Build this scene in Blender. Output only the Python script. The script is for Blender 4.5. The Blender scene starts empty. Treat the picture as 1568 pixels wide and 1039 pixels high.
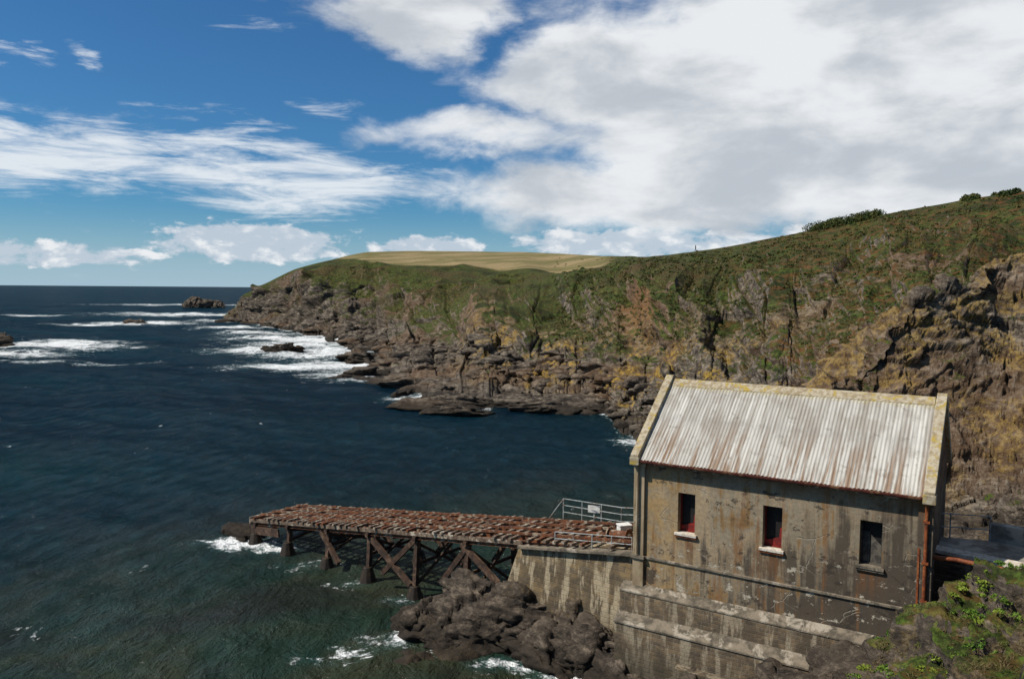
import bpy, bmesh, math, random
import numpy as np
from mathutils import Vector, Matrix, noise as mn
random.seed(7); rng=np.random.default_rng(7)
S=bpy.context.scene; COL=S.collection
def sm(a,b,x):
    t=np.clip((x-a)/(b-a),0,1); return t*t*(3-2*t)
# ---------------------------------------------------------------- node helpers
def node(nt,t,ins=None,**pr):
    n=nt.nodes.new(t)
    for k,v in pr.items(): setattr(n,k,v)
    for k,v in (ins or {}).items():
        if isinstance(v,bpy.types.NodeSocket): nt.links.new(v,n.inputs[k])
        else: n.inputs[k].default_value=v
    return n
def c4(c): return (c[0],c[1],c[2],1.0)
def noise(nt,vec,scale,detail=5,rough=.6,dist=0.0):
    return node(nt,'ShaderNodeTexNoise',{'Vector':vec,'Scale':scale,'Detail':min(detail,6),'Roughness':rough,'Distortion':dist}).outputs['Fac']
def mp(nt,vec,sc=(1,1,1),rot=(0,0,0),loc=(0,0,0)):
    return node(nt,'ShaderNodeMapping',{'Vector':vec,'Scale':sc,'Rotation':rot,'Location':loc}).outputs[0]
def mix(nt,f,a,b,blend='MIX'):
    a=c4(a) if isinstance(a,tuple) else a; b=c4(b) if isinstance(b,tuple) else b
    return node(nt,'ShaderNodeMix',{0:f,6:a,7:b},data_type='RGBA',blend_type=blend).outputs[2]
def mth(nt,op,a,b=0.0,clamp=False):
    return node(nt,'ShaderNodeMath',{0:a,1:b},operation=op,use_clamp=clamp).outputs[0]
def mr(nt,x,a,b,c=0.0,d=1.0):
    return node(nt,'ShaderNodeMapRange',{'Value':x,'From Min':a,'From Max':b,'To Min':c,'To Max':d},interpolation_type='SMOOTHSTEP').outputs[0]
def attr(nt,name): return node(nt,'ShaderNodeAttribute',attribute_name=name).outputs['Fac']
def sep(nt,v): return node(nt,'ShaderNodeSeparateXYZ',{0:v}).outputs
def mat(name):
    m=bpy.data.materials.new(name); m.use_nodes=True; nt=m.node_tree
    return m,nt,nt.nodes['Principled BSDF'],node(nt,'ShaderNodeTexCoord').outputs['Object']
def bump(nt,h,st,dist,nrm=None):
    ins={'Height':h,'Strength':st,'Distance':dist}
    if nrm is not None: ins['Normal']=nrm
    return node(nt,'ShaderNodeBump',ins).outputs[0]
def setb(nt,b,**k):
    for kk,v in k.items():
        key={'col':'Base Color','rough':'Roughness','nrm':'Normal','spec':'Specular IOR Level','metal':'Metallic','ior':'IOR'}[kk]
        if isinstance(v,bpy.types.NodeSocket): nt.links.new(v,b.inputs[key])
        else: b.inputs[key].default_value=c4(v) if isinstance(v,tuple) else v

# ---------------------------------------------------------------- materials
def terrain_mat(name,near=False):
    m,nt,b,P=mat(name)
    geo=node(nt,'ShaderNodeNewGeometry'); nz=sep(nt,geo.outputs['Normal'])[2]; z=sep(nt,P)[2]
    k=3.0 if near else 1.0
    n1=noise(nt,P,.05*k,4,.6); n2=noise(nt,P,.13*k,6,.72); n3=noise(nt,P,1.5*k,4,.75); n4=noise(nt,mp(nt,P,(1,1,2.6),(0.5,.3,.2)),.45*k,5,.78,.4)
    rk=attr(nt,'rock')
    s=mth(nt,'ADD',rk,mth(nt,'MULTIPLY',mth(nt,'SUBTRACT',n2,.5),3.2))
    s=mth(nt,'ADD',s,mth(nt,'MULTIPLY',mth(nt,'SUBTRACT',n3,.5),.8))
    s=mth(nt,'ADD',s,mr(nt,nz,.85,.35,-.32,.50))
    rock=mr(nt,s,.46,.58)
    rc=node(nt,'ShaderNodeValToRGB',{0:n4}); e=rc.color_ramp.elements
    if near:
        e[0].position=.38; e[0].color=c4((.017,.014,.012)); e[1].position=.70; e[1].color=c4((.19,.15,.11)); x=e.new(.53); x.color=c4((.058,.046,.035))
    else:
        e[0].position=.37; e[0].color=c4((.016,.013,.011)); e[1].position=.68; e[1].color=c4((.27,.225,.17)); x=e.new(.5); x.color=c4((.075,.06,.046))
    rcol=mix(nt,mr(nt,n1,.47,.62,0,.5),rc.outputs[0],(.13,.072,.034) if not near else (.075,.058,.042))
    rcol=mix(nt,mr(nt,n3,.5,.7,0,.5),rcol,(.27,.235,.185) if not near else (.14,.115,.085))
    rcol=mix(nt,mth(nt,'MULTIPLY',attr(nt,'ochre'),mr(nt,n3,.35,.6,.3,1)),rcol,(.17,.082,.034))
    lw=mth(nt,'MULTIPLY',mr(nt,n2,.495,.56),attr(nt,'lichen'))
    rcol=mix(nt,mth(nt,'MULTIPLY',lw,mr(nt,n3,.42,.58)),rcol,(.33,.21,.032))
    wet=mr(nt,mth(nt,'ADD',z,mth(nt,'MULTIPLY',n2,1.2)),.9,1.6,1,0)
    rcol=mix(nt,mth(nt,'MULTIPLY',wet,.75),rcol,(.020,.016,.012))
    g=node(nt,'ShaderNodeValToRGB',{0:mth(nt,'ADD',mth(nt,'MULTIPLY',n1,.55),mth(nt,'MULTIPLY',n2,.45))}); e=g.color_ramp.elements
    e[0].position=.38; e[0].color=c4((.024,.038,.008)); e[1].position=.63; e[1].color=c4((.105,.07,.028))
    for p,c in((.44,(.050,.066,.014)),(.475,(.066,.105,.015)),(.505,(.11,.118,.030)),(.54,(.050,.060,.014)),(.58,(.115,.095,.034))):
        x=e.new(p); x.color=c4(c)
    gc=mix(nt,mr(nt,n3,.35,.58),g.outputs[0],mix(nt,.8,g.outputs[0],(.010,.012,.004)))
    gc=mix(nt,mth(nt,'MULTIPLY',attr(nt,'heath'),mr(nt,n4,.49,.57,0,.8)),gc,(.115,.050,.018))
    fn=noise(nt,mp(nt,P,(.35,1,1)),.09,4,.65)
    fc=mix(nt,mr(nt,fn,.40,.6),(.31,.235,.12),(.16,.145,.055))
    fc=mix(nt,mr(nt,n3,.4,.65,0,.5),fc,(.13,.095,.045))
    col=mix(nt,attr(nt,'field'),gc,fc)
    col=mix(nt,rock,col,rcol)
    setb(nt,b,col=col,rough=.92,spec=.15)
    setb(nt,b,nrm=bump(nt,n3,.9,.10 if near else .45))
    return m
M_TER=terrain_mat('hill_ground'); M_NEAR=terrain_mat('near_rock_ground',True)

def simple(name,c1,c2,scale=3,rough=.8,c3=None,bs=.02,stretch=(1,1,1),spec=.3,metal=0.0):
    m,nt,b,P=mat(name); Q=mp(nt,P,stretch)
    n=noise(nt,Q,scale,5,.65,.3); col=mix(nt,mr(nt,n,.38,.62),c1,c2)
    if c3: col=mix(nt,mr(nt,noise(nt,Q,scale*.6,5,.7,.5),.53,.62),col,c3)
    setb(nt,b,col=col,rough=rough,spec=spec,metal=metal,nrm=bump(nt,noise(nt,Q,scale*5,3,.7),.5,bs))
    return m
M_RUST=simple('rusty_iron',(.17,.06,.022),(.07,.03,.018),4,.85,(.30,.25,.18))
M_TIMB=simple('weathered_timber',(.18,.135,.095),(.08,.05,.034),5,.9,(.42,.37,.29))
M_PILE=simple('timber_pile',(.075,.042,.026),(.03,.02,.015),3,.8,(.13,.08,.05))
M_WEED=simple('weedy_footing',(.03,.02,.012),(.015,.011,.008),4,.6,(.05,.03,.012),.05)
M_GALV=simple('galvanised_rail',(.40,.42,.41),(.26,.28,.27),6,.5,(.2,.12,.07))
M_COPE=simple('lichen_coping',(.42,.37,.27),(.26,.20,.12),5,.9,(.36,.26,.06))
M_PIL=simple('painted_render',(.38,.30,.19),(.21,.155,.09),1.6,.9,(.46,.40,.29),stretch=(1,1,.35))
M_SILL=simple('stone_sill',(.68,.63,.54),(.45,.38,.29),6,.9)
M_LEDGE=simple('weathered_ledge',(.20,.165,.12),(.08,.068,.05),2.2,.95,(.32,.28,.22),.05)
M_RED=simple('red_board',(.25,.018,.012),(.12,.012,.01),5,.6)
M_PIPE=simple('orange_pipe',(.25,.07,.02),(.13,.035,.015),5,.6,(.30,.10,.03))
M_DARK=simple('dark_interior',(.008,.008,.008),(.015,.013,.012),3,.7)
M_WHITE=simple('white_paint',(.75,.74,.7),(.6,.58,.53),6,.6)
M_CONC=simple('grey_concrete',(.30,.28,.235),(.16,.145,.12),1.5,.9,(.40,.37,.31))
M_GUT=simple('gutter_paint',(.12,.03,.018),(.06,.018,.012),5,.6,(.2,.10,.05))
M_GREY=simple('grey_board',(.13,.115,.09),(.05,.045,.04),5,.9)

def wall_mat():
    m,nt,b,P=mat('stained_render'); X,Y,Z=sep(nt,P)
    n1=noise(nt,P,.45,6,.62,.3); n2=noise(nt,P,1.7,6,.7,.3); st=noise(nt,mp(nt,P,(3.0,3.0,.22)),1.0,6,.65,.2); n3=noise(nt,P,7,4,.7)
    r=node(nt,'ShaderNodeValToRGB',{0:mth(nt,'ADD',mth(nt,'MULTIPLY',n1,.6),mth(nt,'MULTIPLY',st,.4))}); e=r.color_ramp.elements
    e[0].position=.36; e[0].color=c4((.11,.065,.034)); e[1].position=.64; e[1].color=c4((.44,.36,.25))
    x=e.new(.43); x.color=c4((.26,.16,.07)); x=e.new(.48); x.color=c4((.28,.235,.165)); x=e.new(.55); x.color=c4((.36,.27,.165))
    col=r.outputs[0]
    g=mth(nt,'ADD',mth(nt,'MULTIPLY',X,.085),mth(nt,'MULTIPLY',Z,-.13))
    g=mth(nt,'ADD',g,mth(nt,'MULTIPLY',mth(nt,'SUBTRACT',n1,.5),1.7)); g=mth(nt,'ADD',g,mth(nt,'MULTIPLY',mth(nt,'SUBTRACT',st,.5),1.9))
    col=mix(nt,mr(nt,g,-.48,-.02,0,.86),col,(.038,.032,.027))
    och=mth(nt,'MULTIPLY',mr(nt,X,.3,3.4,1,0),mr(nt,n2,.4,.6,.1,.7))
    col=mix(nt,och,col,(.40,.25,.09))
    col=mix(nt,mth(nt,'MULTIPLY',mr(nt,Z,8.2,9.0),mr(nt,n1,.4,.6,.3,.85)),col,(.17,.08,.03))
    ru=mth(nt,'MULTIPLY',mr(nt,noise(nt,mp(nt,P,(2.0,2.0,.12),loc=(5,0,3)),1.0,5,.6,.2),.55,.63),mr(nt,n2,.35,.6,.2,.75))
    col=mix(nt,ru,col,(.22,.10,.035))
    for x0 in(2.1,5.42,8.8):
        dxx=mth(nt,'ABSOLUTE',mth(nt,'SUBTRACT',X,x0)); u=mth(nt,'MULTIPLY',mr(nt,dxx,.25,.62,1,0),mr(nt,Z,4.9,6.4)); u=mth(nt,'MULTIPLY',u,mth(nt,'LESS_THAN',Z,6.4))
        col=mix(nt,mth(nt,'MULTIPLY',u,mr(nt,st,.42,.58,.1,.8)),col,(.18,.075,.025))
    v=node(nt,'ShaderNodeTexVoronoi',{'Vector':mix(nt,.25,P,node(nt,'ShaderNodeTexNoise',{'Vector':P,'Scale':1.6,'Detail':4.0}).outputs['Color']),'Scale':1.1},feature='DISTANCE_TO_EDGE').outputs['Distance']
    cr=mth(nt,'MULTIPLY',mr(nt,v,.0,.016,1,0),mr(nt,noise(nt,P,.8,3,.5),.5,.6))
    col=mix(nt,mth(nt,'MULTIPLY',cr,.5),col,(.40,.37,.30))
    sp=mr(nt,noise(nt,mp(nt,P,(1,1,1.6),loc=(3,2,1)),1.5,6,.75),.57,.60)
    sp=mth(nt,'MULTIPLY',sp,mr(nt,Z,7.0,5.6,.15,1))
    col=mix(nt,sp,col,(.46,.41,.32))
    dk=mr(nt,noise(nt,mp(nt,P,(1,1,1.3),loc=(9,2,4)),1.1,6,.75),.57,.61)
    col=mix(nt,mth(nt,'MULTIPLY',dk,.8),col,(.040,.032,.026))
    col=mix(nt,mr(nt,n3,.35,.7,0,.35),col,(.07,.055,.04))
    setb(nt,b,col=col,rough=.92,spec=.2,nrm=bump(nt,mth(nt,'SUBTRACT',mth(nt,'ADD',n2,mth(nt,'MULTIPLY',n3,.3)),mth(nt,'ADD',cr,sp)),.6,.03))
    return m
M_WALL=wall_mat()
def rubble_mat(name,a,c,mort,plaster=.5,sc=1.0,pl=(.38,.34,.27)):
    m,nt,b,P=mat(name)
    X,Y,Z=sep(nt,P)
    q=node(nt,'ShaderNodeCombineXYZ',{0:mth(nt,'ADD',X,Y),1:Z,2:0.0}).outputs[0]
    q=mix(nt,.06,q,node(nt,'ShaderNodeTexNoise',{'Vector':P,'Scale':2.0,'Detail':3.0}).outputs['Color'])
    br=node(nt,'ShaderNodeTexBrick',{'Vector':q,'Color1':c4(a),'Color2':c4(c),'Mortar':c4(mort),'Scale':sc,'Mortar Size':.012,'Brick Width':.38,'Row Height':.14,'Mortar Smooth':.5,'Bias':0.0})
    n=noise(nt,P,1.2,6,.7,.3); st=noise(nt,mp(nt,P,(2.5,2.5,.4)),1.0,6,.65); f=noise(nt,P,5,4,.7)
    col=mix(nt,mr(nt,n,.35,.6,0,.65),br.outputs[0],(.05,.04,.03))
    col=mix(nt,mth(nt,'MULTIPLY',mr(nt,st,.49,.58),plaster),col,pl)
    col=mix(nt,mr(nt,f,.5,.7,0,.4),col,(.07,.055,.035))
    col=mix(nt,mr(nt,mth(nt,'ADD',Z,mth(nt,'MULTIPLY',n,1.5)),1.4,3.1,.75,0),col,(.05,.045,.03))
    setb(nt,b,col=col,rough=.93,spec=.2,nrm=bump(nt,mth(nt,'ADD',mth(nt,'MULTIPLY',br.outputs[1],-1.0),mth(nt,'MULTIPLY',n,1.5)),.8,.05))
    return m
M_RUB=rubble_mat('rubble_plinth',(.25,.175,.10),(.13,.10,.07),(.27,.23,.165),.7,1.0,(.37,.31,.22))
M_RET=rubble_mat('retaining_block',(.23,.16,.08),(.13,.10,.065),(.22,.175,.11),.8,.7,(.40,.33,.22))
M_STW=rubble_mat('dry_stone',(.20,.15,.10),(.09,.075,.06),(.04,.035,.03),.25,1.3)
def roof_mat():
    m,nt,b,P=mat('corrugated_roofing'); X,Y,Z=sep(nt,P)
    st=noise(nt,mp(nt,P,(5,.35,.35)),1.0,6,.65); n=noise(nt,P,.8,5,.65); f=noise(nt,P,6,4,.7); n2=noise(nt,P,2.2,5,.75,.4)
    sh=node(nt,'ShaderNodeTexWhiteNoise',{'W':mth(nt,'FLOOR',mth(nt,'MULTIPLY',X,1.28))},noise_dimensions='1D').outputs[0]
    col=mix(nt,mr(nt,st,.35,.65),(.52,.50,.45),(.30,.285,.25))
    col=mix(nt,mth(nt,'MULTIPLY',sh,.32),col,(.22,.20,.17))
    col=mix(nt,mr(nt,n,.48,.64,0,.5),col,(.24,.21,.17))
    col=mix(nt,mr(nt,n2,.58,.66,0,.45),col,(.12,.10,.08))
    col=mix(nt,mth(nt,'MULTIPLY',mr(nt,st,.47,.60),mr(nt,Z,11.2,9.3,.10,.75)),col,(.21,.115,.055))
    col=mix(nt,mth(nt,'MULTIPLY',mr(nt,mth(nt,'ADD',Z,mth(nt,'MULTIPLY',f,.5)),11.95,12.25),.7),col,(.36,.29,.08))
    setb(nt,b,col=col,rough=.6,spec=.4,nrm=bump(nt,f,.3,.01))
    return m
M_ROOF=roof_mat()
def leaf_mat(name,a,c,d):
    m,nt,b,P=mat(name); r=node(nt,'ShaderNodeNewGeometry').outputs['Random Per Island']
    col=mix(nt,r,a,c); col=mix(nt,mr(nt,noise(nt,P,.5,3,.6),.45,.6),col,d)
    setb(nt,b,col=col,rough=.7,spec=.2); return m
M_LEAF=leaf_mat('plant_leaves',(.10,.19,.02),(.04,.09,.012),(.19,.24,.03))
M_SCRUB=leaf_mat('scrub_leaves',(.045,.07,.014),(.022,.035,.009),(.085,.085,.018))
M_DRY=leaf_mat('dry_grass',(.17,.12,.055),(.09,.07,.03),(.10,.12,.03))

# ---------------------------------------------------------------- mesh helpers
def grid_obj(name,P,mt,attrs=None,smooth=True,parent=None):
    r,c=P.shape[:2]; me=bpy.data.meshes.new(name)
    idx=np.arange(r*c).reshape(r,c)
    q=np.stack([idx[:-1,:-1],idx[:-1,1:],idx[1:,1:],idx[1:,:-1]],-1).reshape(-1,4)
    me.vertices.add(r*c); me.vertices.foreach_set('co',P.reshape(-1).astype(np.float32))
    me.loops.add(q.size); me.loops.foreach_set('vertex_index',q.reshape(-1).astype(np.int32))
    me.polygons.add(len(q)); me.polygons.foreach_set('loop_start',(np.arange(len(q))*4).astype(np.int32))
    me.polygons.foreach_set('loop_total',np.full(len(q),4,np.int32))
    me.update(calc_edges=True)
    me.polygons.foreach_set('use_smooth',np.full(len(q),smooth))
    for k,v in (attrs or {}).items():
        a=me.attributes.new(k,'FLOAT','POINT'); a.data.foreach_set('value',v.reshape(-1).astype(np.float32))
    me.materials.append(mt); o=bpy.data.objects.new(name,me); COL.objects.link(o)
    if parent: o.parent=parent
    return o
def quads_obj(name,V,mt,parent=None):
    n=len(V); me=bpy.data.meshes.new(name)
    me.vertices.add(n*4); me.vertices.foreach_set('co',V.reshape(-1).astype(np.float32))
    me.loops.add(n*4); me.loops.foreach_set('vertex_index',np.arange(n*4,dtype=np.int32))
    me.polygons.add(n); me.polygons.foreach_set('loop_start',(np.arange(n)*4).astype(np.int32)); me.polygons.foreach_set('loop_total',np.full(n,4,np.int32))
    me.update(calc_edges=True); me.materials.append(mt); o=bpy.data.objects.new(name,me); COL.objects.link(o)
    if parent: o.parent=parent
    return o
def empty(name,loc=(0,0,0),rz=0):
    o=bpy.data.objects.new(name,None); o.location=loc; o.rotation_euler=(0,0,rz); o.empty_display_size=.3; COL.objects.link(o); return o
class B:
    def __init__(s): s.bm=bmesh.new()
    def box(s,x0,x1,y0,y1,z0,z1):
        v=[s.bm.verts.new(p) for p in((x0,y0,z0),(x1,y0,z0),(x1,y1,z0),(x0,y1,z0),(x0,y0,z1),(x1,y0,z1),(x1,y1,z1),(x0,y1,z1))]
        for f in((0,3,2,1),(4,5,6,7),(0,1,5,4),(1,2,6,5),(2,3,7,6),(3,0,4,7)): s.bm.faces.new([v[i] for i in f])
        return s
    def poly(s,*p): s.bm.faces.new([s.bm.verts.new(q) for q in p]); return s
    def prism(s,pts,axis,a,b):
        def mk(p,t): return {'x':(t,p[0],p[1]),'y':(p[0],t,p[1]),'z':(p[0],p[1],t)}[axis]
        A=[s.bm.verts.new(mk(p,a)) for p in pts]; C=[s.bm.verts.new(mk(p,b)) for p in pts]
        s.bm.faces.new(A); s.bm.faces.new(C[::-1]); n=len(pts)
        for i in range(n): s.bm.faces.new([A[i],C[i],C[(i+1)%n],A[(i+1)%n]])
        return s
    def beam(s,p,q,w,h,up=(0,0,1)):
        p=Vector(p); q=Vector(q); d=(q-p).normalized(); u=Vector(up)
        if abs(d.dot(u))>.98: u=Vector((0,1,0))
        r=d.cross(u).normalized()*w/2; u=r.cross(d).normalized()*h/2
        v=[s.bm.verts.new(x) for x in(p-r-u,p+r-u,p+r+u,p-r+u,q-r-u,q+r-u,q+r+u,q-r+u)]
        for f in((0,3,2,1),(4,5,6,7),(0,1,5,4),(1,2,6,5),(2,3,7,6),(3,0,4,7)): s.bm.faces.new([v[i] for i in f])
        return s
    def cyl(s,p,q,r,n=10,r2=None):
        p=Vector(p); q=Vector(q); d=(q-p).normalized(); a=d.orthogonal().normalized(); b=d.cross(a); r2=r if r2 is None else r2
        A=[s.bm.verts.new(p+(a*math.cos(t)+b*math.sin(t))*r) for t in[2*math.pi*i/n for i in range(n)]]
        C=[s.bm.verts.new(q+(a*math.cos(t)+b*math.sin(t))*r2) for t in[2*math.pi*i/n for i in range(n)]]
        s.bm.faces.new(A[::-1]); s.bm.faces.new(C)
        for i in range(n): s.bm.faces.new([A[i],A[(i+1)%n],C[(i+1)%n],C[i]])
        return s
    def out(s,name,mt,parent=None,bev=0):
        bmesh.ops.recalc_face_normals(s.bm,faces=s.bm.faces[:])
        me=bpy.data.meshes.new(name); s.bm.to_mesh(me); s.bm.free(); me.materials.append(mt)
        o=bpy.data.objects.new(name,me); COL.objects.link(o)
        if parent: o.parent=parent
        if bev:
            m=o.modifiers.new('bevel','BEVEL'); m.width=bev; m.segments=2; m.limit_method='ANGLE'
        return o
Vec=Vector; rmf=mn.ridged_multi_fractal; fra=mn.fractal
def facet(p):
    """fractured rock: each joint block gets its own offset and tilted face"""
    d,pts=mn.voronoi(p); c=pts[0]
    h=mn.noise(c*7.3)*1.3+(p-c).dot(mn.noise_vector(c*5.1))*1.5
    g=d[1]-d[0]
    return h-(.35*(1-g/.07) if g<.07 else 0)

# ---------------------------------------------------------------- headland terrain
cols=[
(-.36,[(385,-3),(388,-3),(390,-3),(394,-3),(398,-3),(405,-3),(415,-3),(432,-4),(600,-4)]),
(-.339,[(381,0),(385,.9),(388,2.4),(391,7),(396,10.7),(405,11.5),(415,12),(432,4),(600,-4)]),
(-.315,[(342,0),(347,1.2),(360,2.9),(374,9.5),(386,15),(394,16.3),(402,16.7),(440,10),(600,-4)]),
(-.274,[(297,0),(304,1.4),(322,3.5),(338,10.5),(354,18),(378,22),(400,24.7),(460,22),(650,-4)]),
(-.2328,[(260,0),(268,1.6),(285,3.2),(310,10),(345,22),(375,26.5),(410,30),(480,30),(700,10)]),
(-.1836,[(186,0),(235,1.3),(262,3.6),(300,11),(345,22.2),(385,28.5),(430,35.4),(500,36),(800,30)]),
(-.1344,[(130,0),(160,1.6),(215,3.4),(240,7.6),(290,16),(350,24.8),(440,36.4),(500,37),(900,36)]),
(-.0852,[(114,0),(130,1.3),(175,3.3),(205,8),(255,14.3),(320,22.1),(430,36.2),(500,37),(900,36)]),
(-.0361,[(113,0),(128,1.3),(155,3.8),(180,9.1),(235,14.6),(300,21.3),(420,35.5),(480,36),(900,36)]),
(.0131,[(116,0),(126,1.5),(142,4),(165,9.7),(215,15.6),(280,19.9),(410,34.9),(470,35),(900,36)]),
(.0623,[(113,0),(121,1.3),(132,4.1),(152,10.3),(180,15.8),(210,19.2),(380,33),(440,33),(900,36)]),
(.1115,[(106,0),(114,1.4),(122,4.5),(140,10.2),(165,15.8),(195,21.2),(350,30.9),(420,31),(900,36)]),
(.1607,[(86,0),(98,.9),(110,3.8),(127,10.3),(150,16.5),(180,22.3),(260,26.8),(340,28),(900,36)]),
(.218,[(80,0),(86,1),(95,3.9),(110,10.3),(135,16.5),(165,21.7),(200,25.5),(280,27),(800,36)]),
(.2754,[(76,0),(80,1),(86,5),(105,11.3),(130,17.7),(160,22.5),(195,27.1),(280,28),(800,36)]),
(.3328,[(70,0),(73,1),(80,6.0),(100,12.3),(125,18.6),(155,24.3),(190,29),(280,30),(800,36)]),
(.370,[(64,0),(66,1.2),(70,4.5),(95,12.6),(120,19),(150,24.6),(185,30),(280,32),(800,36)]),
(.400,[(60,0),(62,1.5),(66,8.2),(91,12.6),(117,19.6),(144,25.1),(179,31),(280,32),(800,36)]),
(.4475,[(57,0),(59,2),(66.5,12),(84,12.6),(110,20.2),(138,26.3),(170,32),(280,33),(800,36)]),
(.5049,[(56,0),(58,2),(68,15.2),(80,14.4),(97,19.4),(128,26.2),(160,32.8),(280,34),(800,36)]),
(.5623,[(55,0),(57,2),(71,17.3),(80,16.4),(92,19.6),(117,25.6),(150,33.4),(260,35),(800,36)]),
(.6197,[(53,0),(55,1.5),(75,19.4),(82,18.6),(90,20.6),(108,25),(140,33.8),(260,35),(800,36)]),
(.7016,[(50,0),(52,1.2),(72,19),(78,18.8),(86,20.8),(102,25),(132,34),(250,35),(800,36)]),
(.874,[(42,0),(44,1.5),(52,10),(58,14),(68,18),(88,24.5),(118,34),(240,35),(800,36)]),
(1.16,[(34,0),(36,2),(38,5),(43,12),(54,18),(74,25),(105,35),(230,36),(800,36)])]
g2={.0623:(300,20.3),.1115:(290,23.2),.1607:(235,23.9)}
cc=[]
for t,p in cols:
    a,c=p[5],p[6]; m_=g2.get(t,((a[0]+c[0])/2,(a[1]+c[1])/2))
    cc.append((t,[(p[0][0]-7,-4)]+p[:6]+[m_]+p[6:]))
cols=cc
CT=np.array([c[0] for c in cols]); CY=np.array([[q[0] for q in c[1]] for c in cols],float); CZ=np.array([[q[1] for q in c[1]] for c in cols],float)
NT=1150; T=np.concatenate([np.linspace(-.36,.72,NT-110),np.linspace(.7215,1.16,110)])
def smooth1(a,w,ax):
    k=np.exp(-np.linspace(-2,2,2*w+1)**2); k/=k.sum(); pad=[(0,0)]*a.ndim; pad[ax]=(w,w)
    ap=np.pad(a,pad,'edge'); out=np.zeros_like(a)
    for i,kk in enumerate(k):
        sl=[slice(None)]*a.ndim; sl[ax]=slice(i,i+a.shape[ax]); out+=kk*ap[tuple(sl)]
    return out
YC=np.stack([np.interp(T,CT,CY[:,j]) for j in range(CY.shape[1])],1); ZC=np.stack([np.interp(T,CT,CZ[:,j]) for j in range(CY.shape[1])],1)
YC=smooth1(YC,12,0); ZC=smooth1(ZC,9,0)
seg=[6,55,115,115,125,110,45,45,22,8]
par=np.concatenate([np.linspace(i,i+1,n,endpoint=False) for i,n in enumerate(seg)]+[[len(seg)]])
i0=np.clip(par.astype(int),0,len(seg)-1); fr=par-i0
Yg=(YC[:,i0]*(1-fr)+YC[:,i0+1]*fr); Zg=(ZC[:,i0]*(1-fr)+ZC[:,i0+1]*fr)
Yg=smooth1(Yg,4,1); Zg=smooth1(Zg,4,1)
Tg=np.repeat(T[:,None],len(par),1); PG=np.repeat(par[None],len(T),0)
ton=np.array([fra(Vec((t*38,1.7,0)),.8,2.1,4) for t in T])
Yg+=(ton[:,None]*np.interp(PG,[0,1,2,3,4],[1,1,.6,.2,0]))*Yg*.075*sm(-.33,-.25,Tg)*sm(.5,.3,Tg)
spn=np.array([fra(Vec((t*20+3,7.7,0)),.9,2.1,2) for t in T])
Yg+=spn[:,None]*np.interp(PG,[1,2,3,4,5,6,7,8],[0,.3,.9,1,.8,.3,.0,0])*Yg*.06*sm(-.30,-.2,Tg)*sm(.42,.3,Tg)
Xg=Tg*Yg
onsp=sm(.36,.42,Tg)
rock=np.interp(PG,[0,1,2,3,3.5,4,4.6,5,6,8,10],[1.3,1.3,1.2,1.1,.82,.60,.44,.30,.08,.0,0])
rock2=np.interp(PG,[0,1,2,2.5,3,3.3,4,5,6,8,10],[1.3,1.3,1.2,1.0,.95,.62,.50,.42,.18,.0,0])
rock=rock*(1-onsp)+rock2*onsp
right=sm(.10,.25,Tg)*np.interp(PG,[3,4,5,6,8,10],[0,.10,.15,.14,.02,0])*sm(.66,.5,Tg)
leftc=sm(-.19,-.3,Tg)*np.interp(PG,[3,4,5,6,8],[0,.55,.4,.0,0])
rock=np.clip(rock+right+leftc,0,1.3)
fb=np.interp(Tg,[-.24,-.2,-.1836,-.1344,-.085,-.036,.013,.0623,.1115,.14],[420,400,380,362,350,334,313,302,300,300])
field=sm(0,6,Yg-fb)*sm(-.245,-.20,Tg)*sm(.135,.10,Tg)
rock*=1-field
heath=np.clip(sm(.2,.4,Tg)*.8+.3,0,1)
lich=np.interp(PG,[1,1.6,2.4,3.3,3.9,5],[0,.35,1,.85,.3,.05])*sm(-.12,.02,Tg)*np.interp(Tg,[.20,.30,.4,.6],[1,.8,.5,.45])
och=np.exp(-((Tg-.165)/.035)**2-((PG-4.5)/.7)**2)+.7*np.exp(-((Tg-.62)/.04)**2-((PG-4.6)/.6)**2)+.5*np.exp(-((Tg+.04)/.03)**2-((PG-3.8)/.5)**2)
rock=np.clip(rock+.22*och,0,1.3)
dT=np.gradient(np.stack([Xg,Yg,Zg],-1),axis=0); dR=np.gradient(np.stack([Xg,Yg,Zg],-1),axis=1)
N=np.cross(dR,dT); N/=np.linalg.norm(N,axis=-1,keepdims=True)+1e-9; N*=np.sign(N[...,2:3]+1e-9)
Pf=np.stack([Xg,Yg,Zg],-1).reshape(-1,3)
amp=((.10+np.minimum(rock,1))*(1-field*.93)).reshape(-1); scale=np.clip(Yg/130,.6,1.9).reshape(-1)
D=np.zeros(len(Pf))
seaT=np.interp(PG,[0,2,3,5.5,7.0,8,10],[.2,.5,1,1,.4,.2,.4]).reshape(-1)
par2=PG.reshape(-1)
for i,(x,y,z) in enumerate(Pf):
    if par2[i]>9: continue
    s=scale[i]; a=amp[i]
    w_=mn.noise(Vec((x/24,y/24,z/14)))*7
    n_=fra(Vec(((x+w_+z*.9)/(24*s),(y-x*.3)/(44*s),z/26)),.9,2.1,3)
    rib=(.45-abs(n_)*1.9)*3.2*s
    u=Vec((x/11/s,y/12/s,z/8/s))
    r=(rmf(u,.75,2.1,5,1.0,2.0)-1.2)*1.35*s
    D[i]=rib*seaT[i]*(.35 if a<.02 else min(1,.45+a))+a*r
    if a>.22:
        q=Vec(((x+z*.6+w_*.3)/5.0/s,(y+w_*.3)/5.5/s,(z-x*.22)/2.6/s)); D[i]+=min(1,a)*s*(facet(q)*1.4+facet(q*2.9)*.55)
D=D.reshape(Yg.shape)*np.interp(PG,[0,.6,1,2,3,10],[.2,.3,.45,.7,1,1])
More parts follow.
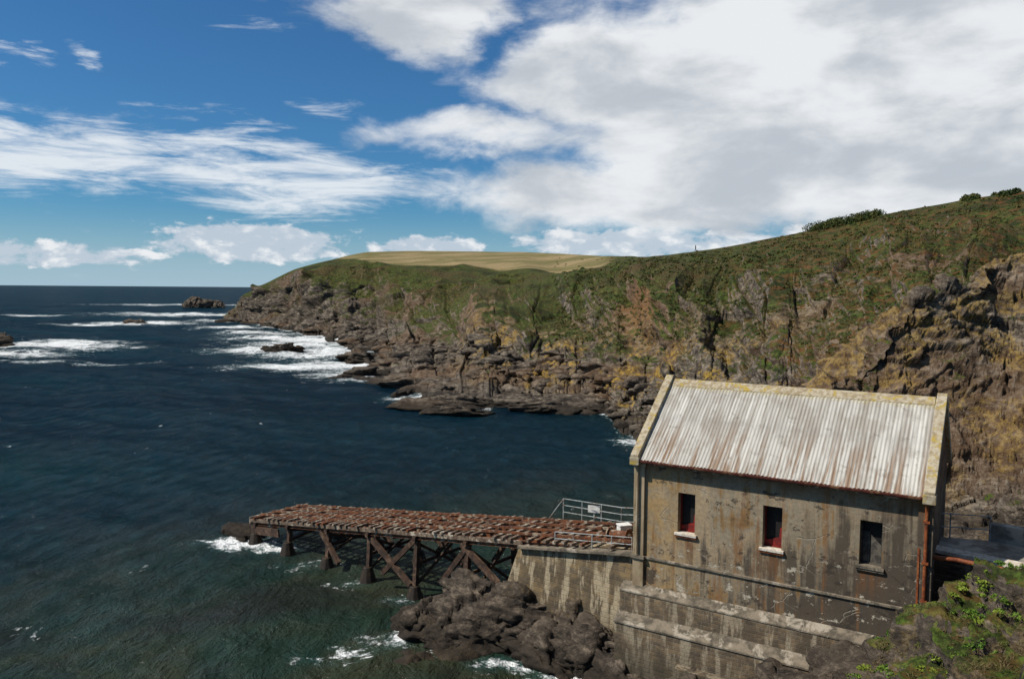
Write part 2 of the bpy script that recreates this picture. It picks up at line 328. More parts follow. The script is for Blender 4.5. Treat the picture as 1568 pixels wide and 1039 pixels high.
D*=np.interp(PG,[6,7.5,8,8.4],[1,.5,.35,1])
lim=4.0*np.clip(Yg/130,.6,1.9); D=lim*np.tanh(D/lim)
Pw=np.stack([Xg,Yg,Zg],-1)+N*D[...,None]
grid_obj('headland_hills',Pw,M_TER,{'rock':rock,'field':field,'heath':heath,'lichen':lich,'ochre':np.clip(och,0,1)})

# ---------------------------------------------------------------- near shore terrain
cp=np.array([(-8,0,-3),(-8,15,-3),(-8,30,-3),(-2,30,-3),(2,29,-2.5),(5,27,-2),(-6,42,-3),(-8,48,-3),(0,20,-3),(0,-4,14.3),(0,1,13.2),(0,5,8),(0,9,3),(0,13,-2),(5,22,-2),(4,16,0),(6,29,-.8),
(5,-3,14.3),(12,-3,14.3),(5,5,10),(5,10,6),(12,5,11),(20,5,12.5),(30,5,14),(7.4,16.5,5.4),(10.6,16,8.0),(13.1,20,9.1),(11,20,7.7),(9.3,20,6.2),(8,13,7),(12,12,9),(16,16,10.2),(20,19,9.8),(7.4,20,2.5),(8,23.5,1.5),(10.5,23.5,3.9),(13,23,6.3),(15.5,22.5,7.6),
(12.5,26.5,3.6),(14.3,25.6,5),(11,27,2.5),(8,28.7,1.4),(5.2,30.5,.7),(16,26.5,5.3),(17.5,24.7,6.1),(20,23,7.2),(19,27,6.0),(18,30,5.8),(22,30,5.6),(25,26,7),(26,20,10),(34,24,11),(44,20,16),
(20,36,3.4),(22,42,1.2),(28,38,3.5),(33,52,.4),(36,46,3),(44,38,8),
(5,34,1.7),(8,36,2),(3,35,2.1),(1.9,35.3,1.7),(.3,36.6,2.3),(-1.5,37.3,1.6),(-3,37.2,1.2),(-4.5,37.1,-.3),(-1,35.4,1.2),(1,34.2,.9),(3,33,.8),(-.5,33.6,-.9),(1.5,32,-1.1),(4,31,-.6),(-6,37.5,-2),(-3,35.4,-.2),(-3,40,-.8),(0,41,-1.5),(4,42,-1),(10,42,.5),(10,48,-2),(16,36,3),(14,41,1),(20,52,-2),(0,50,-3),(30,60,-1),(44,55,4)],float)
xs=np.arange(-9,46,.12); ys=np.arange(-6,58,.12)
GX,GY=np.meshgrid(xs,ys); num=np.zeros_like(GX); den=np.zeros_like(GX)
for px,py,pz in cp:
    w=1/(((GX-px)**2+(GY-py)**2)+.35)**1.9; num+=w*pz; den+=w
GZ=num/den
rise=np.clip((GZ+1.5)/2,0.2,1)
Pn=np.stack([GX,GY,GZ],-1); flat=Pn.reshape(-1,3); D=np.zeros(len(flat)); rr=rise.reshape(-1)
for i,(x,y,z) in enumerate(flat):
    if z<-2.4: continue
    q=Vec(((x+z*.4)/2.4+y*.2,y/1.7,(z+x*.2)/.9))
    D[i]=rr[i]*((rmf(Vec((x/3.6+3,y/2.8,z/2)),.9,2.2,4,1.0,2.0)-1.2)*.22+facet(q)*.62+facet(q*2.7)*.22)
D=D.reshape(GX.shape)
terr=sm(0,1.2,GX-15.3)*sm(0,1,GY-25)*sm(0,1,33-GY)*sm(0,1,30-GX)
D*=1-.8*terr
gy,gx=np.gradient(GZ,.12); L=np.sqrt(gx**2+gy**2+1)
Pn[...,0]+=-gx/L*D; Pn[...,1]+=-gy/L*D; Pn[...,2]+=D/L
veg=sm(5.5,7.0,GZ)*sm(27,23,GY)
nr=np.clip(1.4-veg*.85,0,1.4)
grid_obj('foreshore_rock_ground',Pn,M_NEAR,{'rock':nr,'field':nr*0,'heath':nr*0+.5,'lichen':nr*0+.12})
def near_z(x,y):
    i=int(round((y+6)/.12)); j=int(round((x+9)/.12)); return Pn[min(max(i,0),GX.shape[0]-1),min(max(j,0),GX.shape[1]-1),2]

# ---------------------------------------------------------------- sea
nr_,nc=820,820
rad=np.exp(np.linspace(math.log(12),math.log(40000),nr_)); az=np.radians(np.linspace(-62,62,nc))
R,A=np.meshgrid(rad,az,indexing='ij'); SX=R*np.sin(A); SY=R*np.cos(A); SZ=np.zeros_like(R)
for k in range(34):
    wl=1.3*1.11**k*rng.uniform(.9,1.1); th=math.radians(rng.normal(25,34)); kk=2*math.pi/wl
    fade=np.clip(1.6-R*.0098*2.5/wl,0,1); cove=.5+.8*sm(60,220,R-SX*.3)
    ph=kk*(SX*math.cos(th)+SY*math.sin(th))+rng.uniform(0,6.28)+.9*np.sin(SX/wl*.13+SY/wl*.09+k)+.8*np.sin(SY/wl*.11-SX/wl*.07+2*k)
    SZ+=.0068*wl**.8*fade*cove*(1-2*np.abs(np.sin(ph/2)))
fo=np.zeros_like(R)
spots=[(-128,222,18,22,1.1),(-119,188,16,12,.95),(-164,352,26,24,1.1),(-178,335,18,14,.95),(-65,208,15,15,1.1),(-58,252,18,26,1.1),(-35,172,16,14,1.05),(-42,164,18,9,1.1),(-74,257,22,18,1),(-48,205,18,28,.95),(-114,322,15,18,1),(-184,464,60,34,.95),(-135,390,24,26,1),(-21,141,12,8,.95),(-90,285,18,18,.95),(-60,230,24,16,.9),(-30,150,10,10,.85),(-12,118,9,6,.8),
(-17.4,50.0,2.6,1.7,1.1),(-15,49.0,2.0,1.3,.8),(-4.9,37.0,.9,2.2,1.1),(-7.5,34.2,2.2,1.2,.85),(-5.6,35.5,2.4,2,.7),(3.0,32.0,2.4,1.0,1.1),(0.2,33.3,2.4,.9,.8),(-12,46,2.4,1,.5),(-8.5,43,2,1,.5),(-5.6,40.5,1.8,1,.6),(-210,480,50,24,.8),(-260,430,24,14,.9),(-290,700,90,40,.85),(-120,215,24,12,.9),(-95,170,24,6,.6),(4,112,18,3,.85),(14,84,4,3,.9),(-200,250,40,12,.6)]
for x,y,a,b,s_ in spots: fo=np.maximum(fo,s_*np.exp(-(((SX-x)/a)**2+((SY-y)/b)**2)))
TT=SX/np.maximum(SY,1); ysn=np.interp(TT,T,Yg[:,6]); dd=ysn-SY
sf=np.exp(-np.abs(dd-.5)/(ysn*.025+1))*(TT>-.345)*(.6+.45*sm(-.06,-.15,TT))
fo=np.maximum(fo,sf)
sh=np.clip(sm(78,34,R-SX*.25)*1.0+sm(14,2,np.abs(dd))*.2*(TT>-.35),0,1)
tl=np.exp(-(((SX+85)/40)**2+((SY-66)/12)**2))*.75
sea=grid_obj('sea',np.stack([SX,SY,SZ],-1),M_DARK,{'foam':fo,'shallow':sh,'teal':tl})
def sea_mat():
    m,nt,b,P=mat('sea_water')
    big=noise(nt,mp(nt,P,(.35,1,1)),.02,3,.6); md=noise(nt,P,.12,4,.6,.5)
    w1=noise(nt,mp(nt,P,(.75,.5,1),(0,0,math.radians(28))),.8,6,.70,.3)
    sh=attr(nt,'shallow'); fa=attr(nt,'foam')
    shm=mth(nt,'MULTIPLY',sh,mr(nt,big,.3,.6,.7,1.05))
    deep=mix(nt,mr(nt,big,.4,.62),(.0005,.009,.018),(.0012,.016,.026))
    deep=mix(nt,mr(nt,w1,.5,.72,0,.7),deep,(.006,.034,.045))
    gr=mix(nt,mr(nt,md,.42,.6),(.014,.030,.017),(.036,.042,.021)); gr=mix(nt,mr(nt,w1,.5,.7,0,.35),gr,(.048,.072,.045))
    col=mix(nt,shm,deep,gr)
    weed=mth(nt,'MULTIPLY',sh,mr(nt,noise(nt,mp(nt,P,(.6,1,1)),.1,4,.6,.4),.50,.64,0,.8))
    col=mix(nt,weed,col,(.016,.014,.012)); col=mix(nt,attr(nt,'teal'),col,(.002,.040,.036))
    wc=noise(nt,mp(nt,P,(.75,.42,1),(0,0,math.radians(15))),.42,6,.78,.5); wm=noise(nt,P,.03,3,.6)
    cap=mth(nt,'MULTIPLY',mr(nt,wc,.665,.71),mr(nt,wm,.42,.57)); cap=mth(nt,'MULTIPLY',cap,.8)
    tex=noise(nt,mp(nt,P,(.8,.9,1)),.22,6,.80,.9); tf=noise(nt,P,1.9,4,.75,.5)
    tx=mth(nt,'ADD',mth(nt,'MULTIPLY',tex,.6),mth(nt,'MULTIPLY',tf,.4))
    d=mth(nt,'ADD',tx,mth(nt,'MULTIPLY',fa,.215)); fm=mth(nt,'MULTIPLY',mr(nt,d,.61,.71),mr(nt,fa,.04,.25))
    foam=mth(nt,'MAXIMUM',fm,cap)
    halo=mth(nt,'MULTIPLY',mr(nt,fa,.15,.9,0,.55),mr(nt,tex,.38,.58))
    col=mix(nt,halo,col,(.04,.14,.14)); col=mix(nt,foam,col,(.80,.82,.82))
    n=bump(nt,w1,1.0,1.1)
    out=[x for x in nt.nodes if x.type=='OUTPUT_MATERIAL'][0]; nt.nodes.remove(b)
    df=node(nt,'ShaderNodeBsdfDiffuse',{'Color':col,'Normal':n}); gl=node(nt,'ShaderNodeBsdfGlossy',{'Color':(1,1,1,1),'Roughness':.12,'Normal':n})
    fr_=node(nt,'ShaderNodeFresnel',{'IOR':1.33,'Normal':n}).outputs[0]
    f=mth(nt,'MINIMUM',mth(nt,'MULTIPLY',fr_,.45),.11); f=mth(nt,'MULTIPLY',f,mth(nt,'SUBTRACT',1.0,foam))
    ms=node(nt,'ShaderNodeMixShader',{0:f,1:df.outputs[0],2:gl.outputs[0]}); nt.links.new(ms.outputs[0],out.inputs[0])
    return m
sea.data.materials.clear(); sea.data.materials.append(sea_mat())

# ---------------------------------------------------------------- angular rocks
def facet_dirs(P,seed,k=12):
    r=np.random.default_rng(seed); n=r.normal(size=(k,3)); n/=np.linalg.norm(n,axis=1,keepdims=True); h=r.uniform(.6,1.0,k)
    q,_=np.linalg.qr(r.normal(size=(3,3))); n=np.concatenate([n,q,-q]); h=np.concatenate([h,r.uniform(.55,.9,6)])
    d=P@n.T; return np.min(np.where(d>.05,h/np.maximum(d,.05),9),axis=1).clip(.3,1.5)
def unit(sub):
    bm=bmesh.new(); bmesh.ops.create_icosphere(bm,subdivisions=sub,radius=1)
    V=np.array([v.co[:] for v in bm.verts]); F=np.array([[v.index for v in f.verts] for f in bm.faces]); bm.free(); return V,F
U5=unit(5); U3=unit(3)
def rocks_obj(name,items,mt,U):
    VV=[];FF=[];o=0
    for c,r,a,sd,rough in items:
        V=U[0]; d=facet_dirs(V,sd)
        if rough: d=d+np.array([(rmf(Vec(p)*2.6+Vec((sd*1.3,sd*.7,0)),.8,2.2,4,1.,2.)-1.2)*rough*.25+facet(Vec(p)*2.0+Vec((sd,0,0)))*rough for p in V])
        v=V*d[:,None]*np.array(r)
        t=.35*math.sin(sd*2.1); v=np.stack([v[:,0],v[:,1]*math.cos(t)-v[:,2]*math.sin(t),v[:,1]*math.sin(t)+v[:,2]*math.cos(t)],1)
        v=np.stack([v[:,0]*math.cos(a)-v[:,1]*math.sin(a),v[:,0]*math.sin(a)+v[:,1]*math.cos(a),v[:,2]],1)+np.array(c)
        VV.append(v); FF.append(U[1]+o); o+=len(V)
    V=np.concatenate(VV); F=np.concatenate(FF); me=bpy.data.meshes.new(name)
    me.vertices.add(len(V)); me.vertices.foreach_set('co',V.reshape(-1).astype(np.float32)); me.loops.add(F.size); me.loops.foreach_set('vertex_index',F.reshape(-1).astype(np.int32))
    me.polygons.add(len(F)); me.polygons.foreach_set('loop_start',(np.arange(len(F))*3).astype(np.int32)); me.polygons.foreach_set('loop_total',np.full(len(F),3,np.int32)); me.update(calc_edges=True)
    a=me.attributes.new('rock','FLOAT','POINT'); a.data.foreach_set('value',np.full(len(V),1.8,np.float32)); me.materials.append(mt)
    ob=bpy.data.objects.new(name,me); COL.objects.link(ob); return ob
for i,(c,r) in enumerate([((-248,618,0),(9,6,9)),((-237,622,-1),(13,8,9.5)),((-226,615,-2),(11,6,7)),((-163,345,-.8),(6,3,2.4)),((-58,205,-.5),(5.5,3,2.0)),((-64,207,-.8),(4,2,1.6)),((-140,214,-.6),(6.5,4,4)),((-128,372,-1),(10,5,3)),((-120,358,-1),(7,4,2.5)),((-115,350,-1),(8,4,2.2)),((-27,150,-.6),(6,3.5,1.5)),((-36,186,-.8),(9,5,2.2)),((-24,139,-.6),(6,3,1.3)),((-30,142,-.7),(4,2,1.2)),((-17,122,-.6),(5,2,1.2))]):
    rocks_obj('sea_rock',[(c,r,i,i+3,.28)],M_TER,U5)
it=[]
for i in range(46):
    t=rng.uniform(-.20,.10); ysr=float(np.interp(t,T,Yg[:,6])); y=ysr-rng.uniform(-4,9)*(1.6 if t<-.08 else .8); s=rng.uniform(1.2,3.6)
    it.append(((t*y,y,-.15),(s*2.0,s*1.1,s*.4),rng.uniform(-.35,.25),i+500,.2))
rocks_obj('wave_cut_ledges',it,M_TER,unit(4))
it=[]
for i,(c,r) in enumerate([((-17.6,51.6,-.5),(2.2,.9,1.0)),((-4.2,37.2,-.1),(1.6,1.2,1.4)),((-2.6,36.6,.3),(2.4,1.4,1.5)),((-.9,35.3,.2),(2.6,1.4,1.4)),((1.1,34.2,.1),(2.8,1.3,1.4)),((2.8,33.3,.2),(2.4,1.2,1.3)),((-1.6,37.8,.9),(2.4,1.4,1.4)),((4.4,31.7,0),(1.9,1.0,1.3)),((6.6,29.4,.1),(2.0,1.1,1.4)),((9.3,27.2,1.7),(1.7,1.0,1.2)),((11.2,25.2,3.3),(1.7,.9,1.1)),((12.9,24.6,4.1),(1.5,.9,1.0)),((.4,35.6,1.1),(2.1,1.0,1.0)),((3.9,33.2,.9),(1.7,.8,1.0)),((-3.6,36.0,-.2),(1.8,1.1,1.0))]):
    it.append((c,r,-.5+.35*math.sin(i*2.7),i+40,.22))
rocks_obj('shore_crags',it,M_NEAR,U5)
it=[]
for i in range(26):
    x=rng.uniform(-4.5,5.2); y=36.8-.55*(x+4)+rng.uniform(-1.3,1.2); s=rng.uniform(.2,.5); z=near_z(x,y)
    if z<-.8: continue
    it.append(((x,y,z+.05*s),(s*1.5,s*.9,s*.8),-.5+rng.uniform(-.5,.5),i+90,.1))
for i in range(24):
    x=rng.uniform(5.5,13.5); y=29.8-.62*(x-5.2)+rng.uniform(-1.6,-.4); s=rng.uniform(.3,.7); it.append(((x,y,near_z(x,y)+.1*s),(s*1.6,s*.9,s*.8),-.5+rng.uniform(-.5,.5),i+190,.1))
rocks_obj('shore_boulders',it,M_NEAR,unit(4))
it=[]
sel=np.argwhere((PG>1.0)&(PG<2.9)&(Tg>-.3)&(Tg<.38)); pick=sel[rng.choice(len(sel),700,replace=False)]
for n_,(i,j) in enumerate(pick):
    c=Pw[i,j]; s=rng.uniform(.3,1.0)**2*1.5*np.clip(c[1]/110,.6,2); it.append((c,(s*rng.uniform(.9,1.9),s*rng.uniform(.6,1.1),s*rng.uniform(.35,.8)),rng.uniform(-.6,.6),n_,0))
rocks_obj('beach_boulders',it,M_TER,U3)

# ---------------------------------------------------------------- foliage
def clump(c,r,n,leaf,w_=.55):
    p=rng.normal(size=(n,3)); p/=np.linalg.norm(p,axis=1,keepdims=True); p*=rng.uniform(.35,1,(n,1))**.5
    p[:,2]=np.abs(p[:,2]); p=p*np.array(r)+np.array(c)
    u=rng.normal(size=(n,3)); u/=np.linalg.norm(u,axis=1,keepdims=True); w=np.cross(u,rng.normal(size=(n,3))); w/=np.linalg.norm(w,axis=1,keepdims=True)
    s=leaf*rng.uniform(.6,1.4,(n,1)); u=u*s; w=w*s*w_
    return np.stack([p-u,p+w*.9,p+u,p-w*.9],1)
L_=[]; cnt=0; L2=[]
while cnt<900:
    x=rng.uniform(7.5,19); y=rng.uniform(13,23.5); z=near_z(x,y)
    if z<5.6: continue
    f=fra(Vec((x/2.2,y/2.2,5)),.9,2,3)
    if f<.03:
        if rng.random()<.8: s=rng.uniform(.06,.16); L2.append(clump((x,y,z-.02),(s,s,s*1.2),30,.06,.12))
        continue
    s=rng.uniform(.08,.24); L_.append(clump((x,y,z-.03),(s,s,s*.5),70,.038)); cnt+=1
quads_obj('foreground_coastal_plants',np.concatenate(L_),M_LEAF)
quads_obj('foreground_dry_grass',np.concatenate(L2),M_DRY)
L_=[]
sel=np.argwhere((PG>3.3)&(PG<7.8)&(Tg>.05)&(Tg<.9)&(rock<.8)); pick=sel[rng.choice(len(sel),2600,replace=False)]
for i,j in pick:
    c=Pw[i,j]; s=rng.uniform(.2,.55)*np.clip(c[1]/110,.7,1.4); L_.append(clump(c,(s*1.3,s*1.3,s*.55),22,.13*np.clip(c[1]/100,.7,1.6)))
jK=int(np.argmin(np.abs(par-8)))
quads_obj('hillside_scrub',np.concatenate(L_),leaf_mat('scrub_light',(.06,.085,.016),(.03,.045,.01),(.10,.075,.02)))
L_=[]
for tt in list(rng.uniform(.372,.455,60))+list(rng.uniform(.56,.575,5))+list(rng.uniform(.60,.625,10)):
    i=int(np.argmin(np.abs(T-tt))); c=Pw[i,jK-rng.integers(0,12)]
    s=rng.uniform(.8,2.1)*(1.0 if tt<.5 else .55); L_.append(clump((c[0],c[1],c[2]-.3),(s*1.2,s,s*1.15),260,.22))
quads_obj('ridge_gorse_bushes',np.concatenate(L_),M_SCRUB)

# ---------------------------------------------------------------- boathouse
bh=empty('lifeboat_station_building',(5.15,32,0),math.atan2(-.5372,.8435)); LN=10.61; W=6.6
xs_=[0,1.75,2.45,5.07,5.77,8.43,9.15,LN]; zs_=[3.8,6.43,8.03,9.4]
b=B()
for i in range(7):
    for k in range(3):
        if k==1 and i in(1,3,5): continue
        b.poly((xs_[i],0,zs_[k]),(xs_[i+1],0,zs_[k]),(xs_[i+1],0,zs_[k+1]),(xs_[i],0,zs_[k+1]))
for i in(1,3,5):
    x0,x1=xs_[i],xs_[i+1]; z0,z1=6.43,8.03
    b.poly((x0,0,z0),(x0,.4,z0),(x0,.4,z1),(x0,0,z1)); b.poly((x1,0,z0),(x1,0,z1),(x1,.4,z1),(x1,.4,z0))
    b.poly((x0,0,z1),(x0,.4,z1),(x1,.4,z1),(x1,0,z1)); b.poly((x0,0,z0),(x1,0,z0),(x1,.4,z0),(x0,.4,z0))
for x in(0,LN): b.poly((x,0,1),(x,W,1),(x,W,9.4),(x,W/2,12.0),(x,0,9.4))
b.poly((0,W,1),(LN,W,1),(LN,W,9.4),(0,W,9.4))
b.out('walls',M_WALL,bh)
for n_,i in enumerate((1,3,5)):
    x0,x1=xs_[i],xs_[i+1]; z0,z1=6.43,8.03; f=B()
    f.box(x0,x0+.05,.3,.38,z0,z1).box(x1-.05,x1,.3,.38,z0,z1).box(x0+.05,x1-.05,.3,.38,z1-.06,z1).box(x0+.05,x1-.05,.3,.38,z0,z0+.05)
    f.out('window_frame_%d'%n_,M_RED if n_<2 else M_GREY,bh)
    B().box(x0,x1,.39,.41,z0,z1).out('window_pane_%d'%n_,M_DARK,bh)
    if n_<2: B().prism([(x0+.05,z0+.05),(x1-.05,z0+.05),(x1-.05,z0+.85),(x1-.14,z0+.72),(x1-.17,z0+.38),(x0+.05,z0+.22)],'y',.33,.352).out('red_shutter_%d'%n_,M_RED,bh)
    else: B().box(x0+.06,x0+.3,.33,.352,z0+.06,z1-.45).prism([(x0+.32,z0+.06),(x1-.06,z0+.06),(x1-.06,z0+.7),(x0+.32,z0+1.05)],'y',.335,.36).out('boarding_%d'%n_,M_GREY,bh)
    B().box(x0-.1,x1+.1,-.12,.2,z0-.09,z0+.012).out('sill_%d'%n_,M_SILL if n_<2 else M_LEDGE,bh,.01)
    B().box(x0-.1,x1+.1,-.085,.0,z0-.16,z0-.092).out('sill_drip_%d'%n_,M_PIPE if n_<2 else M_LEDGE,bh)
B().box(.38,LN-.38,-.07,.05,5.12,5.22).box(-.14,.42,-.2,.05,5.10,5.24).box(LN-.42,LN+.14,-.2,.05,5.10,5.24).out('string_course',M_LEDGE,bh,.015)
B().box(-.1,.36,-.12,.3,3.8,5.1).box(-.1,.36,-.12,.3,5.24,8.9).box(-.15,.41,-.17,.3,8.9,9.1).out('corner_pilaster_west',M_PIL,bh,.01)
B().box(LN-.36,LN+.1,-.12,.3,3.8,5.1).box(LN-.36,LN+.1,-.12,.3,5.24,8.9).box(LN-.41,LN+.15,-.17,.3,8.9,9.1).out('corner_pilaster_east',M_WALL,bh,.01)
p=B().prism([(.2,3.99),(-.002,3.99),(-.42,3.78),(-.42,2.86),(-.9,2.62),(-.9,.2),(.2,.2)],'x',-.5,LN+.3); p.out('stone_plinth',M_RUB,bh,.02)
B().prism([(-.004,4.03),(-.44,3.80),(-.44,3.73),(-.004,3.96)],'x',-.53,LN+.3).prism([(-.424,2.92),(-.94,2.66),(-.94,2.58),(-.424,2.84)],'x',-.55,LN+.3).out('plinth_weathering',M_LEDGE,bh,.015)
B().box(2.2,LN,-1.3,-.9,.1,1.55).out('brick_footing',M_RUB,bh,.02)
nx=64*12+1; X=np.linspace(.2,LN-.2,nx); sl=2.6/3.3
def slope_grid(sgn):
    rows=[]
    for yy,off in [(-.34,.0),(.5,.0),(1.55,0),(1.551,.022),(2.4,.022),(3.3,.022)]:
        y=np.full(nx,yy if sgn>0 else W-yy); z=9.47+sl*yy+off+.016*np.sin(X/.137*2*np.pi)+.014*np.sin(X*3.1+yy*2); rows.append(np.stack([X,y,z],-1))
    return np.stack(rows)
grid_obj('roof_front',slope_grid(1),M_ROOF,None,True,bh); grid_obj('roof_back',slope_grid(-1),M_ROOF,None,True,bh)
B().prism([(3.0,11.89),(3.3,12.15),(3.6,11.89),(3.6,11.84),(3.3,12.09),(3.0,11.84)],'x',.25,LN-.25).out('ridge_cap',M_COPE,bh)
for nm,a,c in(('verge_coping_west',-.14,.20),('verge_coping_east',LN-.20,LN+.14)):
    q=B().prism([(-.42,9.02),(-.42,9.40),(3.3,12.31),(W+.42,9.40),(W+.42,9.02),(3.3,11.98)],'x',a,c)
    q.box(a-.03,c+.03,-.44,-.1,8.98,9.3); q.out(nm,M_COPE,bh,.02)
B().box(.36,LN-.36,-.1,.0,8.98,9.26).out('fascia',M_TIMB,bh)
g=B(); pts=[(-.33+.1*math.cos(t),9.17+.1*math.sin(t)) for t in np.linspace(math.pi,2*math.pi,7)]+[(-.23+.0,9.19),(-.43,9.19)]
g.prism(pts,'x',.26,LN-.26); g.out('gutter',M_GUT,bh)
dp=B(); dp.cyl((LN-.1,-.33,9.1),(LN-.1,-.2,8.7),.06).cyl((LN-.1,-.2,8.7),(LN-.1,-.2,4.0),.06)
for z in(8.3,6.9,5.6,4.5): dp.box(LN-.2,LN,-.28,-.12,z,z+.07)
dp.box(LN-.34,LN-.28,-.15,-.121,5.3,7.4); dp.out('downpipe',M_PIPE,bh)
dw=B(); dw.cyl((.1,-.33,9.1),(.1,-.2,8.7),.05).cyl((.1,-.2,8.7),(.1,-.2,5.3),.045); dw.out('small_downpipe',M_PIL,bh)
pp=B(); pp.cyl((15.0,26.2,7.05),(19.6,22.4,7.0),.075,12).cyl((15.0,26.2,7.05),(14.3,26.5,7.05),.075,12)
for t in(.15,.45,.75):
    x,y=15+4.6*t,26.2-3.8*t; pp.cyl((x,y,5.2),(x,y,7.0),.035)
pp.out('service_pipe',M_PIPE)
sw=empty('stone_wall')
def along(nm,pts,w,z0,z1,mt,par_,bev=.02):
    b=B()
    for a,c in zip(pts[:-1],pts[1:]): b.beam((a[0],a[1],(z0+z1)/2),(c[0],c[1],(z0+z1)/2),w,z1-z0)
    return b.out(nm,mt,par_,bev)
along('rubble_face',[(15.2,29.2),(17.7,26.9),(21.5,23.4)],.5,4.6,6.52,M_STW,sw)
along('coping',[(15.15,29.25),(17.7,26.9),(21.6,23.3)],.62,6.522,6.66,M_SILL,sw)
tp=B().prism([(15.4,29.3),(17.9,27.0),(21.6,23.6),(24.2,25.6),(19.6,29.9),(15.7,31.0)],'z',5.6,6.45); tp.out('concrete_terrace',M_CONC)
along('sea_parapet_wall',[(18.6,30.4),(24.4,25.9)],.45,6.0,7.1,M_CONC,None)
def railing(nm,pts,zf,h,rails,parent=None,r=.028,step=1.2):
    b=B()
    for a,c in zip(pts[:-1],pts[1:]):
        a=Vec(a);c=Vec(c);n=max(1,int((c-a).length/step))
        for i in range(n+1):
            p=a.lerp(c,i/n); b.cyl(p,p+Vec((0,0,h)),r,8)
        for k in rails: b.cyl(a+Vec((0,0,h*k)),c+Vec((0,0,h*k)),r*.8,8)
    return b.out(nm,M_GALV,parent)
railing('terrace_railing',[(15.8,30.9,6.45),(18.5,30.2,6.45)],0,.95,(.45,1.0))

# ---------------------------------------------------------------- slipway jetty
sj=empty('slipway_jetty',(5.3,32.9,0),math.atan2(.625,-.78)); K_=-.142
def zd(s): return 5.0+K_*s
WD=3.9
def hexa(b,P8):
    v=[b.bm.verts.new(p) for p in P8]
    for f in((0,3,2,1),(4,5,6,7),(0,1,5,4),(1,2,6,5),(2,3,7,6),(3,0,4,7)): b.bm.faces.new([v[i] for i in f])
b=B(); hexa(b,[(-.8,.35,.6),(7.3,.35,.6),(7.3,-WD,.6),(-.8,-WD,.6),(-.8,0,zd(0)-.02),(6.3,0,zd(6.3)-.25),(6.3,-WD,zd(6.3)-.25),(-.8,-WD,zd(0)-.02)])
b.out('retaining_wall',M_RET,sj,.04)
b=B(); b.beam((-.7,0,zd(0)+.03),(6.2,0,zd(6.2)-.17),.5,.14); b.out('wall_coping',M_LEDGE,sj,.02)
b=B()
for y in(-.12,-1.35,-2.6,-WD+.12):
    b.beam((3.5,y,zd(3.5)-.12),(28.1,y,zd(28.1)-.12),.06,.34)
    for dz in(.05,-.29): b.beam((3.5,y,zd(3.5)+dz),(28.1,y,zd(28.1)+dz),.2,.035)
b.out('main_girders',M_RUST,sj)
b=B(); b2=B(); s=1.2
while s<28.2:
    r=random.random(); dz=random.uniform(-.02,.03); y0=.12+random.uniform(-.05,.12); y1=-WD-.1+random.uniform(-.1,.1)
    if r>.1: (b if r>.3 else b2).beam((s,y0,zd(s)+.15+dz),(s+random.uniform(-.08,.08),y1,zd(s)+.15+dz+random.uniform(-.02,.02)),.16,.13)
    s+=.5
b.out('cross_sleepers',M_TIMB,sj); b2.out('rusty_crossbars',M_RUST,sj)
b=B()
for y in(-.55,-1.45,-2.45,-3.35): b.beam((.5,y,zd(.5)+.28),(28.0,y,zd(28.0)+.28),.08,.12)
b.out('launch_rails',M_RUST,sj)
b=B(); b.beam((6.0,.06,zd(6)),(28.2,.06,zd(28.2)),.07,.2); b.beam((28.25,.1,zd(28.2)),(28.25,-WD-.1,zd(28.2)),.12,.42); b.out('edge_timber',M_TIMB,sj)
b=B(); ft=[]
bs=[9.6,13.2,16.9,20.5,24.3,27.7]
for k,s in enumerate(bs):
    zt=zd(s)-.3
    for y,sg in((-.15,1),(-WD+.15,-1)):
        b.beam((s,y+sg*.25,-1.5),(s,y,zt),.24,.24); ft.append((s,y+sg*.2))
    b.beam((s,.15,zt+.02),(s,-WD-.15,zt+.02),.22,.24)
    zb=.5 if k<5 else .2
    b.beam((s+.13,-.1,zt-.2),(s+.13,-WD+.3,zb),.07,.15); b.beam((s-.13,-WD+.1,zt-.2),(s-.13,-.1,zb),.07,.15)
    if zt>1.6: b.beam((s+.14,0,zt*.5),(s+.14,-WD,zt*.5),.08,.16)
for s0,s1,z1 in((17.0,13.4,.35),(13.3,15.6,.5),(10.0,7.4,1.9),(21.2,19.3,.2),(9.5,11.2,1.0)):
    for y in(-.1,-WD+.1): b.beam((s0,y,zd(s0)-.35),(s1,y+.25*(1 if y>-1 else -1),z1),.22,.26)
for s in(11.4,15.0,18.7,22.4,26): b.beam((s,-.1,zd(s)-.34),(s,-WD+.1,zd(s)-.34),.12,.16)
b.out('timber_bents',M_PILE,sj)
b=B()
for s,y in ft: b.cyl((s,y,-1.2),(s,y,.35+random.uniform(-.1,.2)),.75,9,.26)
b.out('pile_footings',M_WEED,sj,.05)
b=B(); b.beam((28.1,.05,.4),(25.2,.05,.75),.1,.5); b.out('end_boarding',M_PILE,sj)
def rail_local(nm,pts,h,rails,step): return railing(nm,pts,0,h,rails,sj,.026,step)
rail_local('rear_railing',[(.6,-WD+.1,4.85),(3,-WD+.1,4.5),(6.4,-WD+.1,4.35)],1.05,(.35,.68,1.0),1.1)
rail_local('front_railing',[(.3,-.15,4.9),(4.3,-.15,4.35)],.62,(.5,1.0),1.0)
b=B(); b.cyl((7.3,-WD+.1,4.2),(6.4,-WD+.1,5.4),.026,8); b.out('rail_brace',M_GALV,sj)
wn=empty('rusty_winch',sj.location,math.atan2(.625,-.78))
